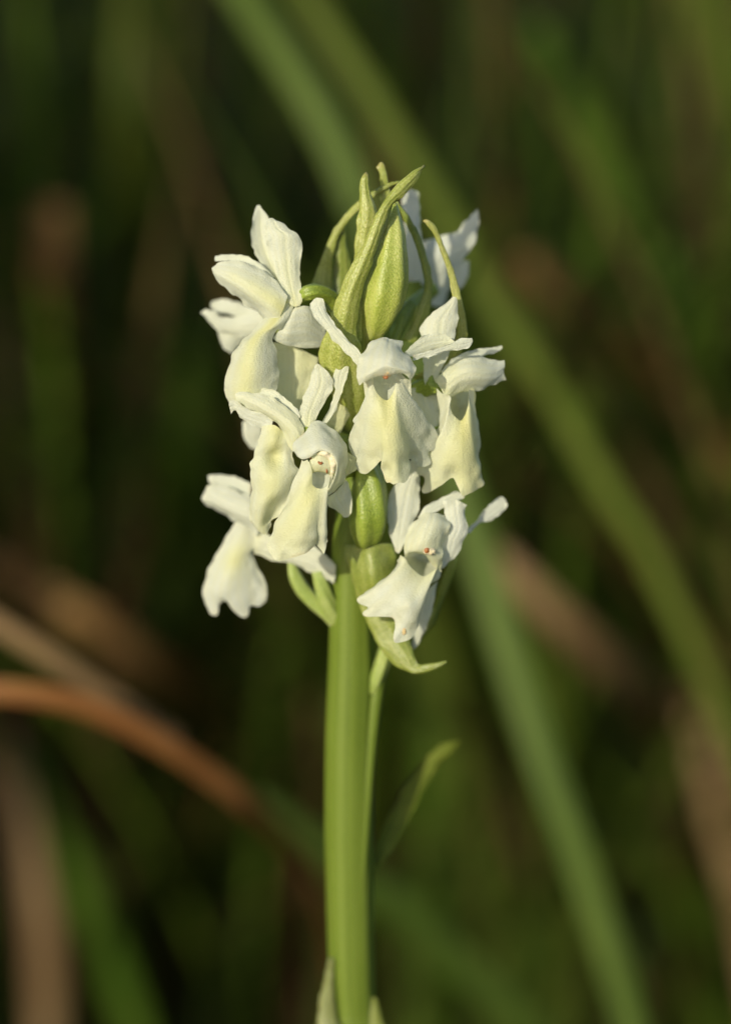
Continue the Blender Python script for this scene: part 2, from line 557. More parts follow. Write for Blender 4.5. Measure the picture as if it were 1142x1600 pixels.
xs = np.concatenate([-np.geomspace(60000, 900, 14), np.linspace(-800, 800, 81), np.geomspace(900, 60000, 14)])
ys = np.concatenate([-np.geomspace(60000, 700, 14), np.linspace(-600, 3600, 141), np.geomspace(3800, 60000, 14)])
gv = [(x, y, ground_z(x, y)) for y in ys for x in xs]
nx_, ny_ = len(xs), len(ys)
idx = np.arange(nx_ * ny_).reshape(ny_, nx_)
gf = np.stack([idx[:-1, :-1], idx[:-1, 1:], idx[1:, 1:], idx[1:, :-1]], -1).reshape(-1, 4)
ground = link('ground', make_mesh('ground', gv, gf, None, 'soil'))
ground['kind'] = 'structure'
ground['label'] = 'dark soil and dead litter under the meadow grass'
ground['category'] = 'ground'

# ------------------------------------------------------------------ meadow grass (uncountable)
GREENS = [(0.065, 0.117, 0.0104), (0.091, 0.1495, 0.0156), (0.052, 0.0845, 0.0104), (0.117, 0.156, 0.0234), (0.0845, 0.13, 0.026)]
DEADS = [(0.12, 0.07, 0.025), (0.10, 0.055, 0.02), (0.16, 0.11, 0.045), (0.075, 0.042, 0.018)]


def grass_mesh(name, roots, heights, widths, leans, dead, seed):
    r = random.Random(seed)
    V, F, Cc, PU = [], [], [], []
    S = 7
    for (x, y), h, w, ln in zip(roots, heights, widths, leans):
        az = r.uniform(0, 2 * math.pi)
        face = az + r.uniform(-0.6, 0.6) + math.pi / 2
        dx, dy = math.cos(az), math.sin(az)
        fx, fy = math.cos(face), math.sin(face)
        c = r.choice(DEADS) if r.random() < dead else r.choice(GREENS)
        k = r.uniform(0.8, 1.25)
        z0 = ground_z(x, y) - 2
        b0 = len(V)
        curl = r.uniform(1.4, 2.4)
        for i in range(S + 1):
            t = i / S
            off = ln * h * t ** curl
            z = z0 + h * (t - 0.35 * min(ln, 1.2) * t ** 2.2)
            ww = w * (0.55 + 0.9 * t) * (1 - t ** 3) * 0.5 + 0.12
            for s in (-1, 0, 1):
                V.append((x + dx * off + fx * ww * s, y + dy * off + fy * ww * s, z - (abs(s) * -0.15 * ww)))
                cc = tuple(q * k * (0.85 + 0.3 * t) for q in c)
                Cc.append((*cc, 1)); PU.append(0.5 + 0.5 * s)
        for i in range(S):
            a = b0 + i * 3
            F.append((a, a + 1, a + 4, a + 3)); F.append((a + 1, a + 2, a + 5, a + 4))
    me = make_mesh(name, V, F, {'pu': PU}, 'meadow')
    ca = me.color_attributes.new('col', 'FLOAT_COLOR', 'POINT')
    ca.data.foreach_set('color', np.asarray(Cc, np.float32).ravel())
    return me


r = random.Random(11)
roots, hs, ws, ls = [], [], [], []
while len(roots) < 8400:                      # behind the orchid
    y = 195 + 3300 * r.random() ** 1.7
    half = 0.13 * (y + 400) + 130
    x = r.uniform(-half, half)
    roots.append((x, y)); hs.append(r.uniform(120, 340) if y > 300 else r.uniform(90, 250)); ws.append(r.uniform(1.4, 3.8)); ls.append(r.uniform(0.1, 0.8))
while len(roots) < 11400:                      # short turf around it
    x, y = r.uniform(-420, 420), r.uniform(-380, 420)
    if math.hypot(x - STEM_X, y) < 10:
        continue
    lim = (CAM[2] - (y - CAM[1]) * 0.40) if abs(x) < 0.11 * (y + 400) + 30 else 130
    lim = max(14, min(75, lim * 0.6))
    if math.hypot(x, y - CAM[1]) < 80:
        lim = min(lim, 40)
    roots.append((x, y)); hs.append(r.uniform(0.4, 1.0) * lim); ws.append(r.uniform(1.2, 3.0)); ls.append(r.uniform(0.2, 0.9))
while len(roots) < 15400:                     # the meadow goes on past the frame
    y = r.uniform(-300, 3500)
    x = 0.13 * (y + 400) + 130 + 1300 * r.random() ** 1.4
    roots.append((x, y)); hs.append(r.uniform(100, 300)); ws.append(r.uniform(2, 5)); ls.append(r.uniform(0.1, 0.8))
g1 = link('grass', grass_mesh('grass', roots, hs, ws, ls, 0.24, 21))
g1['kind'] = 'stuff'; g1['label'] = 'dark mass of tangled meadow grass behind the orchid'; g1['category'] = 'grass'
# unseen tall grass stand, added beyond the frame so its shade darkens the meadow
roots, hs, ws, ls = [], [], [], []
ca_, sa_ = math.cos(SUN_AZ), math.sin(SUN_AZ)
while len(roots) < 620:
    p = -r.uniform(125, 1400)
    q = r.uniform(-160, 60)
    x, y = p * ca_ + q * sa_, -p * sa_ + q * ca_
    if abs(x) < 0.1 * (y + 400) + 75 or y < -350:
        continue
    roots.append((x, y)); hs.append(r.uniform(300, 620)); ws.append(r.uniform(4, 8)); ls.append(r.uniform(0.03, 0.3))
g2 = link('shade_sedge', grass_mesh('shade_sedge', roots, hs, ws, ls, 0.25, 31))
g2['kind'] = 'stuff'; g2['label'] = 'unseen tall grass stand added beside the orchid to shade the meadow'; g2['category'] = 'grass'


# ------------------------------------------------------------------ single blades that can be told apart
def blade(path, width, mat, label, name='grass_blade', group=None, root=True, fold=0.25, tipw=0.15, roll=0.0):
    """path: (px,py,Y) points from tip to root side; width in photo pixels at the stem's distance"""
    pts = [P(*p) for p in path]
    if root:
        a, b_ = pts[-2], pts[-1]
        d = (b_ - a) / np.linalg.norm(b_ - a)
        d = d + np.array([0, 0, -0.35]); d /= np.linalg.norm(d)
        L = (b_[2]) / max(0.15, -d[2])
        mid = b_ + d * L * 0.5
        d2 = d + np.array([0, 0, -0.3]); d2 /= np.linalg.norm(d2)
        end = mid + d2 * (mid[2] / max(0.15, -d2[2]))
        end[2] = ground_z(end[0], end[1]) - 3
        pts += [mid, end]
    n = 46
    c = spline(np.array(pts), n)
    t = np.gradient(c, axis=0); t /= np.linalg.norm(t, axis=1, keepdims=True)
    view = np.array([math.sin(roll), -math.cos(roll), 0.0])
    side = np.cross(t, view); side /= np.linalg.norm(side, axis=1, keepdims=True)
    nn = np.cross(side, t)
    s = np.linspace(0, 1, n)
    wv = width / 15.0 * (tipw + (1 - tipw) * np.clip(s * 3.2, 0, 1) ** 0.7) * (1 - 0.35 * np.clip(s * 2 - 1, 0, 1))
    uu = np.linspace(0, 1, 9)
    sgn = np.where(np.sum(nn * view, axis=1) > 0, 1.0, -1.0)
    g = c[:, None] + side[:, None] * ((uu[None] - 0.5) * wv[:, None])[..., None] + nn[:, None] * (sgn[:, None] * -fold * np.abs(uu[None] - 0.5) * wv[:, None])[..., None]
    U2, V2 = np.meshgrid(uu, s)
    g = g + wrinkle(g, 0.5, 0.05, rng.integers(900))[..., None] * nn[:, None]
    base = c[-1]
    v, f, at = shell(g - base, 0.35, U2, V2, np.zeros_like(U2))
    o = link(name, make_mesh(name, v, f, at, mat))
    o.location = Vector(base * U)
    o['label'] = label; o['category'] = 'grass blade'
    if group:
        o['group'] = group
    return o


def deep(px, py, Y0):
    return (px, py, Y0)


B = []
B.append(blade([(440, -60, 150), (520, 60, 148), (610, 200, 145), (700, 350, 142), (780, 490, 140), (860, 610, 138), (950, 770, 136), (1050, 940, 134)], 54, 'blade_olive', 'long straight olive grass blade leaning diagonally behind the topmost buds', tipw=0.8))
B.append(blade([(330, -80, 140), (430, 70, 138), (510, 200, 135), (580, 360, 130), (665, 600, 122), (745, 850, 115), (830, 1130, 105), (900, 1330, 100), (985, 1600, 96)], 74, 'blade_grey', 'broad arching grey-green grass blade passing right behind the flower spike', tipw=0.8))
B.append(blade([(215, -80, 205), (210, 60, 205), (205, 220, 206), (215, 400, 230), (250, 620, 300), (280, 850, 340)], 95, 'blade_olive', 'upright olive blade far behind, dissolved into soft blur', tipw=0.7))
B.append(blade([(85, 320, 195), (84, 430, 198), (90, 540, 215), (110, 680, 270), (150, 820, 360)], 84, 'blade_rust', 'short upright brown dead blade with orange tip standing alone', 'dead_grass_blade', tipw=0.8))
B.append(blade([(290, 500, 200), (283, 640, 200), (277, 780, 205), (270, 920, 230)], 70, 'blade_green', 'upright dark green blade between the brown stub and flower spike', tipw=0.5))
B.append(blade([(-60, 860, 165), (40, 915, 165), (150, 980, 165), (260, 1060, 180), (400, 1160, 230), (510, 1235, 280), (640, 1340, 330)], 72, 'blade_brown', 'wide brown dead blade sloping down behind the stem', 'dead_grass_blade', tipw=0.8))
B.append(blade([(-60, 1080, 62), (30, 1083, 62), (120, 1100, 63), (210, 1138, 65), (310, 1200, 70), (400, 1268, 80), (470, 1340, 110), (520, 1420, 160)], 42, 'blade_rust', 'narrow rust-orange dead blade, sharpest of the dead ones', 'dead_grass_blade', tipw=0.9))
B.append(blade([(285, 1165, 84), (240, 1135, 80), (170, 1090, 78), (90, 1035, 76), (0, 978, 76), (-90, 930, 77), (-220, 900, 80), (-340, 940, 84), (-430, 1100, 88), (-470, 1350, 90)], 38, 'blade_tan', 'thin pinkish-tan dead blade lying across the rust-orange one', 'dead_grass_blade', tipw=0.9))
B.append(blade([(5, 1150, 165), (25, 1250, 165), (50, 1380, 165), (68, 1500, 165), (75, 1640, 165)], 80, 'blade_tan', 'tan dead blade standing under the dead blades\' crossing', 'dead_grass_blade', tipw=0.7))
B.append(blade([(40, 1180, 170), (90, 1300, 170), (140, 1420, 170), (185, 1530, 170), (225, 1650, 170)], 70, 'blade_green', 'green blade leaning on the tan dead blade low down', tipw=0.6))
B.append(blade([(400, 1255, 120), (500, 1330, 120), (620, 1420, 120), (730, 1520, 120), (850, 1640, 120)], 78, 'blade_deep', 'deep green blade slanting behind the lower stem', tipw=0.6))
B.append(blade([(770, 860, 150), (850, 945, 150), (930, 1020, 155), (1010, 1090, 175), (1075, 1150, 230), (1110, 1200, 320)], 80, 'blade_tan', 'pinkish-tan dead blade beside the broad grey-green one', 'dead_grass_blade', tipw=0.5))
B.append(blade([(820, 400, 185), (890, 470, 185), (970, 545, 188), (1060, 620, 195), (1160, 720, 200)], 72, 'blade_brown', 'brown dead blade leaning over the long olive blade', 'dead_grass_blade', tipw=0.6))
B.append(blade([(930, 255, 212), (980, 330, 225), (1040, 420, 260)], 80, 'blade_brown', 'faint brown dead blade tip deep in the meadow', 'dead_grass_blade', tipw=0.6))
B.append(blade([(1085, 1080, 190), (1120, 1190, 190), (1150, 1300, 190), (1180, 1420, 190)], 110, 'blade_tan', 'yellowish-tan upright dead blade at the meadow\'s sunny side', 'dead_grass_blade', tipw=0.6))
B.append(blade([(770, 1280, 270), (800, 1400, 270), (830, 1500, 270), (850, 1620, 270)], 110, 'blade_brown', 'drooping brown dead blade low behind the broad grey-green blade', 'dead_grass_blade', tipw=0.7))
B.append(blade([(840, 40, 205), (900, 170, 205), (965, 320, 205), (1035, 500, 205), (1100, 700, 205)], 75, 'blade_green', 'soft green blade parallel to the long olive one', tipw=0.5))
B.append(blade([(1040, 380, 200), (1075, 520, 200), (1100, 660, 200), (1130, 850, 200)], 78, 'blade_green', 'upright soft green blade beside a leaning brown one', tipw=0.5))
B.append(blade([(1090, -60, 240), (1120, 40, 240), (1160, 160, 240)], 90, 'blade_olive', 'pale olive blade tip high in the meadow', tipw=0.8))
B.append(blade([(880, 1260, 230), (980, 1330, 230), (1080, 1390, 230), (1180, 1450, 230)], 100, 'blade_grey', 'greyish bent blade lying low behind the broad blade', tipw=0.6))
B.append(blade([(660, 850, 195), (665, 980, 195), (668, 1100, 195), (670, 1250, 195)], 70, 'blade_green', 'upright mid-green blade just behind the lowest bract', tipw=0.5))

# ------------------------------------------------------------------ the orchid
orchid = bpy.data.objects.new('orchid', None)
COL.objects.link(orchid)
orchid['label'] = 'white-flowered wild orchid spike on a thick green stem'
orchid['category'] = 'orchid'
orchid.empty_display_size = 0.02
ORIGIN = np.array([STEM_X, 0.0, ground_z(STEM_X, 0)])
orchid.location = Vector(ORIGIN * U)


def sec(py, xl, xr, Y=0.0):
    return ((xl + xr) / 2, py, Y, (xr - xl) / 2)


def stem_build():
    sp = [(592, 400, 0, 12), (590, 470, 0, 18), (585, 560, 0, 24), (574, 650, 0, 28), (562, 760, 0, 31), (553, 850, 0, 33),
          sec(930, 516, 584), sec(1010, 514, 585), sec(1080, 511, 586), sec(1150, 508, 585), sec(1230, 507, 585),
          sec(1310, 507, 585), sec(1400, 509, 585), sec(1490, 512, 586), sec(1570, 515, 588), sec(1640, 515, 592)]
    pts = np.array([[*P(x, y, Y), r / 15.0] for x, y, Y, r in sp])
    low = pts[-1].copy()
    ext = []
    for k, zf in enumerate((0.75, 0.45, 0.2, 0.0)):
        e = low.copy(); e[0] = low[0] * (1 - 0.0) ; e[2] = ORIGIN[2] - 4 + (low[2] - ORIGIN[2]) * zf; e[3] = low[3] * (1 + 0.12 * k)
        ext.append(e)
    pts = np.vstack([pts, ext])
    nring, nseg = 150, 56
    c = spline(pts, nring)
    th = np.linspace(0, 2 * np.pi, nseg, endpoint=False)
    vv = np.linspace(0, 1, nring)[:, None]
    tw = 0.5 * vv
    rib = 1 + 0.012 * np.cos(5 * th[None] + 3.0 + 3 * tw) + 0.012 * np.cos(9 * th[None] + 1 + 2 * tw) + 0.006 * np.cos(17 * th[None])
    rr = c[:, 3:4] * rib
    g = np.stack([c[:, 0:1] + rr * np.cos(th), c[:, 1:2] + rr * np.sin(th), np.repeat(c[:, 2:3], nseg, 1)], -1)
    v = g.reshape(-1, 3) - ORIGIN
    idx = np.arange(nring * nseg).reshape(nring, nseg); nx = np.roll(idx, -1, 1)
    f = np.stack([idx[:-1], idx[1:], nx[1:], nx[:-1]], -1).reshape(-1, 4).tolist()
    f.append(list(idx[0])); f.append(list(idx[-1])[::-1])
    at = {'pu': np.tile(th / (2 * np.pi), nring), 'pv': np.repeat(vv.ravel(), nseg), 'tint': np.zeros(len(v))}
    return link('stem', make_mesh('stem', v, f, at, 'stem'), orchid)


stem = stem_build()


class under:
    """parts below are authored in world mm; shift their meshes to the orchid's own origin"""
    made = []


_link = link


def link(name, me, parent=None, base=None):
    if parent is not None and parent is not stem:
        co = np.empty(len(me.vertices) * 3, np.float32)
        me.vertices.foreach_get('co', co)
        co = co.reshape(-1, 3) - (ORIGIN * U).astype(np.float32)
        me.vertices.foreach_set('co', co.ravel())
        me.update()
    return _link(name, me, parent)


def flower(z, spine, label, mat='ovary', ribs=3, twist=1.2):
    o = tube(z, spine, mat, name='flower', parent=orchid, ribs=ribs, ribamp=0.1, twist=twist)
    o['label'] = label
    return o


lin = lambda a, b_: (lambda u, v: a + (b_ - a) * v)
petal_t = lambda u, v: 0.08 + 0.30 * v ** 2 + 0.12 * np.exp(-((u - 0.5) / 0.16) ** 2)
hood_t = lambda u, v: 0.10 + 0.45 * v

# --- flower facing left at the top of the spike (side view)
z = Z1
F = flower(z, [(690, 770, -2.6, 30), (740, 722, -3.0, 40), (800, 690, -3.8, 50), (880, 690, -3, 52), (960, 730, -1.8, 50), (1030, 830, -0.8, 46), (1100, 960, -0.2, 40)], 'white flower seen from its side beneath two upright sepals', ribs=6)
patch(z, [(1.2, [(450, 94), (455, 90), (462, 93)]), (1, [(422, 165), (470, 150), (522, 165)]), (0.6, [(405, 270), (470, 260), (535, 260)]), (0, [(420, 390), (490, 380), (560, 380)]), (-1, [(490, 510), (540, 505), (585, 500)]), (-2.5, [(585, 610), (610, 615), (640, 610)]), (-3.5, [(650, 720), (670, 730), (690, 720)])], -1.6, tint=petal_t, name='sepal', parent=F)
patch(z, [(-2, [(530, 184), (548, 177), (572, 182)]), (-2.2, [(503, 215), (560, 198), (622, 208)]), (-2.3, [(498, 265), (590, 250), (672, 258)]), (-2.5, [(502, 315), (640, 290), (742, 308)]), (-2.6, [(515, 375), (640, 360), (759, 368)]), (-2.8, [(535, 455), (650, 445), (747, 455)]), (-3.2, [(570, 550), (660, 548), (743, 560)]), (-3.7, [(610, 650), (680, 650), (747, 655)]), (-4.2, [(650, 730), (700, 735), (752, 735)]), (-4.6, [(680, 778), (708, 786), (742, 776)])], 0.7, tint=petal_t, name='sepal', parent=F)
patch(z, [(-0.5, [(160, 437), (157, 455), (162, 472)]), (-0.8, [(230, 430), (238, 448), (245, 472)]), (-1.2, [(340, 432), (335, 455), (325, 480)]), (-1.8, [(440, 470), (425, 490), (405, 510)]), (-2.4, [(520, 540), (505, 560), (480, 580)]), (-3.2, [(592, 618), (575, 640), (550, 660)]), (-3.8, [(645, 690), (630, 705), (610, 720)])], 0.3, tint=0.12, name='petal', parent=F)
patch(z, [(-2.5, [(142, 508), (131, 524), (138, 548)]), (-2.6, [(205, 484), (178, 545), (165, 602)]), (-2.8, [(290, 476), (260, 580), (235, 655)]), (-3, [(390, 488), (350, 620), (312, 722)]), (-3.3, [(470, 525), (430, 670), (385, 784)]), (-3.8, [(545, 585), (500, 720), (450, 830)]), (-4.3, [(610, 650), (570, 770), (510, 900)]), (-4.8, [(655, 720), (620, 820), (560, 930)])], 2.0, tint=lambda u, v: 0.10 + 0.55 * np.exp(-((u - 0.42) / 0.25) ** 2) * v, name='hood', parent=F)
patch(z, [(-3.6, [(600, 720), (650, 730), (700, 740)]), (-4.2, [(530, 830), (610, 825), (695, 800)]), (-4.8, [(470, 895), (560, 905), (655, 880)]), (-5, [(410, 960), (490, 960), (566, 965)]), (-5, [(345, 1020), (450, 1010), (565, 1050)]), (-5, [(290, 1105), (430, 1090), (588, 1140)]), (-5.2, [(252, 1190), (420, 1190), (599, 1220)]), (-5.4, [(226, 1300), (400, 1300), (595, 1300)]), (-5.5, [(230, 1390), (400, 1400), (575, 1372)]), (-5.6, [(258, 1448), (330, 1460), (390, 1490), (470, 1460), (540, 1425)])], 2.2, nu=34, tint=lambda u, v: 0.15 + 0.6 * np.exp(-((u - 0.4) / 0.22) ** 2) * (1 - 0.5 * v), name='lip', parent=F)
patch(z, [(-4.6, [(650, 870), (600, 940), (558, 1000)]), (-4.4, [(705, 795), (660, 940), (610, 1045)]), (-4, [(765, 778), (720, 930), (690, 1062)]), (-3.6, [(815, 795), (790, 930), (770, 1068)]), (-3.2, [(865, 860), (850, 960), (832, 1064)]), (-2.8, [(920, 950), (908, 1000), (890, 1056)])], 1.2, tint=0.12, name='sepal', parent=F)

# --- flower behind it, turned away to the left
F = flower(z, [(520, 900, 4.6, 30), (600, 930, 4, 44), (760, 960, 3, 46), (1000, 1010, 1.5, 44), (1180, 1080, 0, 40)], 'out-of-focus white flower tucked behind the top side-view flower')
patch(z, [(7, [(137, 752), (128, 788), (150, 818)]), (6.8, [(210, 735), (200, 790), (215, 838)]), (6.5, [(300, 755), (300, 810), (300, 856)]), (6, [(425, 800), (415, 850), (400, 905)]), (4.8, [(530, 850), (525, 890), (515, 940)])], 0.8, tint=0.05, name='petal', parent=F)
patch(z, [(5.5, [(68, 818), (63, 830), (72, 848)]), (5.4, [(112, 805), (105, 842), (112, 884)]), (5.3, [(190, 850), (185, 890), (176, 950)]), (5.2, [(290, 860), (280, 920), (262, 985)]), (5, [(425, 840), (405, 920), (365, 1005)]), (4.4, [(540, 860), (530, 920), (500, 980)])], 1.0, tint=0.05, name='hood', parent=F)
patch(z, [(6, [(185, 920), (280, 890), (420, 850)]), (6, [(176, 985), (270, 980), (400, 940)]), (6, [(212, 1050), (270, 1055), (345, 1010)]), (6, [(258, 1096), (275, 1107), (295, 1090)])], 0.8, tint=0.1, name='lip', parent=F)
patch(z, [(-1.6, [(565, 1030), (700, 1055), (870, 1140)]), (-1.7, [(570, 1150), (700, 1150), (852, 1215)]), (-1.8, [(570, 1280), (690, 1270), (805, 1330)]), (-1.9, [(590, 1400), (680, 1400), (745, 1480)]), (-2, [(640, 1510), (680, 1520), (705, 1530)])], 0.8, tint=0.45, name='sepal', parent=F)
patch(Z4, [(0.6, [(430, 330), (460, 345), (490, 370)]), (2, [(300, 410), (340, 415), (380, 440)]), (3, [(195, 470), (250, 470), (330, 490)]), (3, [(183, 540), (240, 540), (325, 560)]), (3, [(208, 615), (250, 615), (310, 630)]), (3, [(250, 668), (275, 675), (292, 690)])], 0.5, tint=0.05, name='sepal', parent=F)

# --- flower facing the camera in the middle
z = Z3
F = flower(z, [(440, 400, -6.4, 50), (430, 370, -5.6, 60), (415, 340, -4.8, 58), (400, 330, -4, 54), (390, 400, -2, 50), (380, 500, -0.5, 44)], 'white flower facing forward in the middle with open throat', ribs=6)
patch(z, [(-7.2, [(14, 52), (48, 20), (86, 24)]), (-7.4, [(18, 80), (65, 75), (106, 82)]), (-7.8, [(52, 138), (95, 130), (142, 152)]), (-8.2, [(120, 222), (155, 206), (192, 216)]), (-8.6, [(190, 302), (225, 280), (262, 286)]), (-8.9, [(258, 372), (285, 350), (312, 346)]), (-9, [(290, 415), (312, 402), (335, 395)])], 0.35, tint=0.06, name='sepal', parent=F)
patch(z, [(-8, [(395, 243), (440, 236), (480, 246), (538, 257)]), (-8.8, [(342, 288), (420, 272), (480, 280), (530, 300)]), (-9.6, [(300, 345), (400, 322), (490, 322), (566, 350)]), (-10.3, [(280, 415), (390, 380), (480, 372), (600, 398)]), (-10.8, [(274, 470), (340, 435), (440, 398), (545, 415), (603, 440)]), (-11, [(292, 506), (325, 482), (385, 455), (445, 450), (510, 438), (552, 448), (574, 480)])], 1.6, nu=40, tint=lambda u, v: 0.04 + 0.06 * v, name='hood', parent=F)
blob(z, 440, 425, -10.6, 42, 1.1, 38, 'column', 'column', F, tint=lambda p: 0.5)
blob(z, 438, 463, -11.45, 15, 0.3, 8, 'pollinium', 'pollinium', F)
lip3_in = [(340, 450), (366, 462), (372, 515), (402, 565), (445, 590), (478, 550), (492, 505), (498, 455), (520, 435)]
fan(z, lip3_in, [(310, 480, -9.4), (318, 540, -9.2), (324, 590, -9), (312, 640, -8.6), (268, 695, -8), (232, 775, -7.4), (232, 855, -7.2), (262, 908, -7.6), (277, 915, -7.8), (270, 955, -7.8), (290, 993, -8), (330, 1000, -8.6), (372, 968, -9.4), (412, 930, -10), (415, 985, -10.4), (440, 1045, -10.6), (462, 1048, -10.8), (480, 1058, -10.8), (510, 1048, -10.8), (545, 1045, -10.4), (578, 990, -9.8), (572, 925, -9), (600, 950, -7.6), (640, 965, -7), (690, 938, -6.6), (684, 880, -6.8), (718, 872, -6.4), (736, 840, -6), (708, 750, -6.6), (645, 660, -7.4), (595, 605, -8.2), (580, 560, -8.8), (577, 470, -9.4)], -9.6, bulge=1.2, name='lip', parent=F,
    tint=lambda u, v: 0.62 * np.exp(-((u - 0.5) / 0.2) ** 2) * (1 - 0.6 * v) + 0.14, dent=[(428, 880, 35, 0.6), (575, 830, 35, 0.7)])
throat(z, [(372, 455), (375, 515), (402, 565), (445, 590), (478, 550), (492, 505), (495, 450), (440, 430)], -9.4, 2.2, F, tint=0.0, shrink=(1.22, 1.05, 0.85, 0.4))
patch(z, [(-7.4, [(918, 244), (923, 262), (915, 281)]), (-7.5, [(875, 241), (885, 275), (880, 306)]), (-7.8, [(800, 271), (800, 290), (800, 313)]), (-8.2, [(700, 308), (700, 325), (700, 342)]), (-8.8, [(590, 340), (590, 355), (590, 370)])], 0.3, tint=0.05, name='petal', parent=F)
patch(z, [(-8.2, [(545, 322), (552, 332), (566, 348)]), (-7.4, [(600, 264), (612, 300), (622, 346)]), (-6.9, [(660, 221), (672, 270), (682, 322)]), (-6.6, [(722, 210), (730, 260), (740, 302)]), (-6.6, [(782, 231), (790, 260), (795, 282)]), (-6.8, [(818, 260), (820, 264), (814, 268)])], 0.7, tint=0.18, name='sepal', parent=F)

# --- flower facing right
F = flower(z, [(720, 500, -4.6, 50), (660, 520, -3.4, 52), (580, 560, -2, 52), (470, 640, -0.6, 48), (400, 720, 0, 44)], 'white flower facing away beside the middle one, hood pointing outward', ribs=6)
patch(z, [(-3, [(798, 24), (815, 13), (834, 22)]), (-3.2, [(745, 70), (800, 60), (843, 70)]), (-3.4, [(655, 140), (750, 130), (843, 130)]), (-3.6, [(626, 200), (740, 190), (831, 200)]), (-3.8, [(640, 260), (730, 260), (815, 260)]), (-4, [(647, 340), (720, 330), (790, 330)]), (-4.3, [(648, 430), (700, 420), (750, 420)]), (-4.6, [(655, 490), (690, 490), (722, 490)]), (-4.8, [(678, 530), (695, 534), (710, 528)])], 0.8, tint=petal_t, name='sepal', parent=F)
patch(z, [(-4, [(742, 432), (755, 445), (775, 455)]), (-3.4, [(800, 368), (812, 390), (818, 405)]), (-2.8, [(870, 326), (872, 345), (872, 368)]), (-2.4, [(960, 304), (965, 325), (970, 345)]), (-2.2, [(1040, 295), (1040, 312), (1035, 330)]), (-2, [(1084, 286), (1088, 294), (1083, 305)])], 0.4, tint=0.08, name='petal', parent=F)
patch(z, [(-4.9, [(715, 480), (745, 530), (765, 590)]), (-4.7, [(760, 428), (790, 500), (800, 575)]), (-4.4, [(830, 368), (850, 450), (862, 545)]), (-4.2, [(910, 343), (920, 430), (935, 535)]), (-3.8, [(990, 350), (1000, 440), (985, 534)]), (-3.5, [(1050, 366), (1055, 440), (1040, 505)]), (-3.3, [(1098, 368), (1100, 400), (1095, 435), (1110, 478)])], 1.9, nu=34, tint=lambda u, v: 0.35 - 0.3 * v, name='hood', parent=F)
lip4_in = [(775, 555), (800, 575), (796, 620), (806, 662), (832, 692), (856, 706), (878, 682), (892, 640), (900, 590), (902, 530)]
fan(z, lip4_in, [(722, 520, -4.8), (732, 590, -4.8), (744, 660, -4.8), (738, 730, -5), (710, 790, -5.4), (722, 850, -5.8), (705, 925, -5.6), (622, 962, -5.2), (617, 1003, -5.2), (652, 1020, -5.6), (644, 1092, -5.6), (668, 1106, -5.8), (740, 1070, -6.6), (808, 1030, -7.2), (838, 1070, -7.2), (866, 1122, -7), (905, 1110, -6.8), (962, 1078, -6), (980, 1050, -5.6), (966, 1000, -5.4), (960, 900, -5), (966, 790, -4.6), (952, 715, -4.2), (940, 660, -4), (946, 590, -3.6), (944, 515, -3.4)], -6.2, bulge=1.3, name='lip', parent=F,
    tint=lambda u, v: 0.62 * np.exp(-((u - 0.62) / 0.25) ** 2) * (1 - 0.5 * v) + 0.16, dent=[(800, 960, 60, 0.7)])
throat(z, [(800, 540), (795, 600), (806, 662), (840, 700), (876, 680), (920, 640), (935, 560), (900, 510)], -4.6, 3.5, F, tint=0.3, shrink=(1.05, 0.95, 0.7, 0.3))
patch(z, [(-3.6, [(583, 522), (650, 513), (722, 530)]), (-3.8, [(580, 570), (650, 570), (732, 600)]), (-4, [(608, 632), (670, 640), (742, 665)]), (-4.2, [(655, 685), (700, 692), (740, 712)]), (-4.4, [(688, 728), (706, 738), (727, 732)])], 0.9, tint=0.22, name='sepal', parent=F)

# --- flower facing left in the middle tier
z = Z4
F = flower(z, [(640, 560, -8.6, 50), (720, 570, -7, 56), (820, 590, -5, 58), (960, 620, -2.5, 56), (1090, 680, -0.5, 50)], 'white flower turned sideways under the top one, sepals raised', ribs=6)
patch(z, [(-6, [(96, 203), (104, 225), (118, 240)]), (-6.1, [(170, 194), (182, 220), (202, 248)]), (-6.4, [(300, 214), (300, 240), (290, 268)]), (-6.8, [(430, 239), (420, 268), (400, 298)]), (-7.2, [(502, 299), (482, 330), (455, 350)]), (-7.8, [(582, 364), (560, 390), (535, 410)]), (-8.3, [(616, 430), (602, 455), (585, 470)])], 0.4, tint=0.12, name='petal', parent=F)
patch(z, [(-7.2, [(152, 246), (127, 268), (140, 303)]), (-7.4, [(250, 249), (230, 300), (215, 362)]), (-7.6, [(350, 267), (320, 340), (300, 408)]), (-7.9, [(440, 311), (410, 390), (375, 445)]), (-8.2, [(520, 374), (480, 440), (440, 500)]), (-8.5, [(592, 428), (550, 500), (490, 570)]), (-8.8, [(630, 500), (590, 560), (520, 640)]), (-9, [(640, 560), (610, 610), (555, 690)])], 1.8, tint=lambda u, v: 0.12 + 0.25 * v, name='hood', parent=F)
patch(z, [(-7.4, [(88, 320), (90, 365), (99, 413)]), (-7.5, [(130, 308), (124, 350), (131, 388)]), (-7.6, [(172, 340), (165, 400), (164, 444)]), (-7.7, [(242, 385), (236, 440), (230, 485)]), (-7.9, [(332, 412), (332, 470), (322, 520)]), (-8.2, [(412, 460), (402, 510), (390, 545)])], 0.6, tint=0.05, name='petal', parent=F)
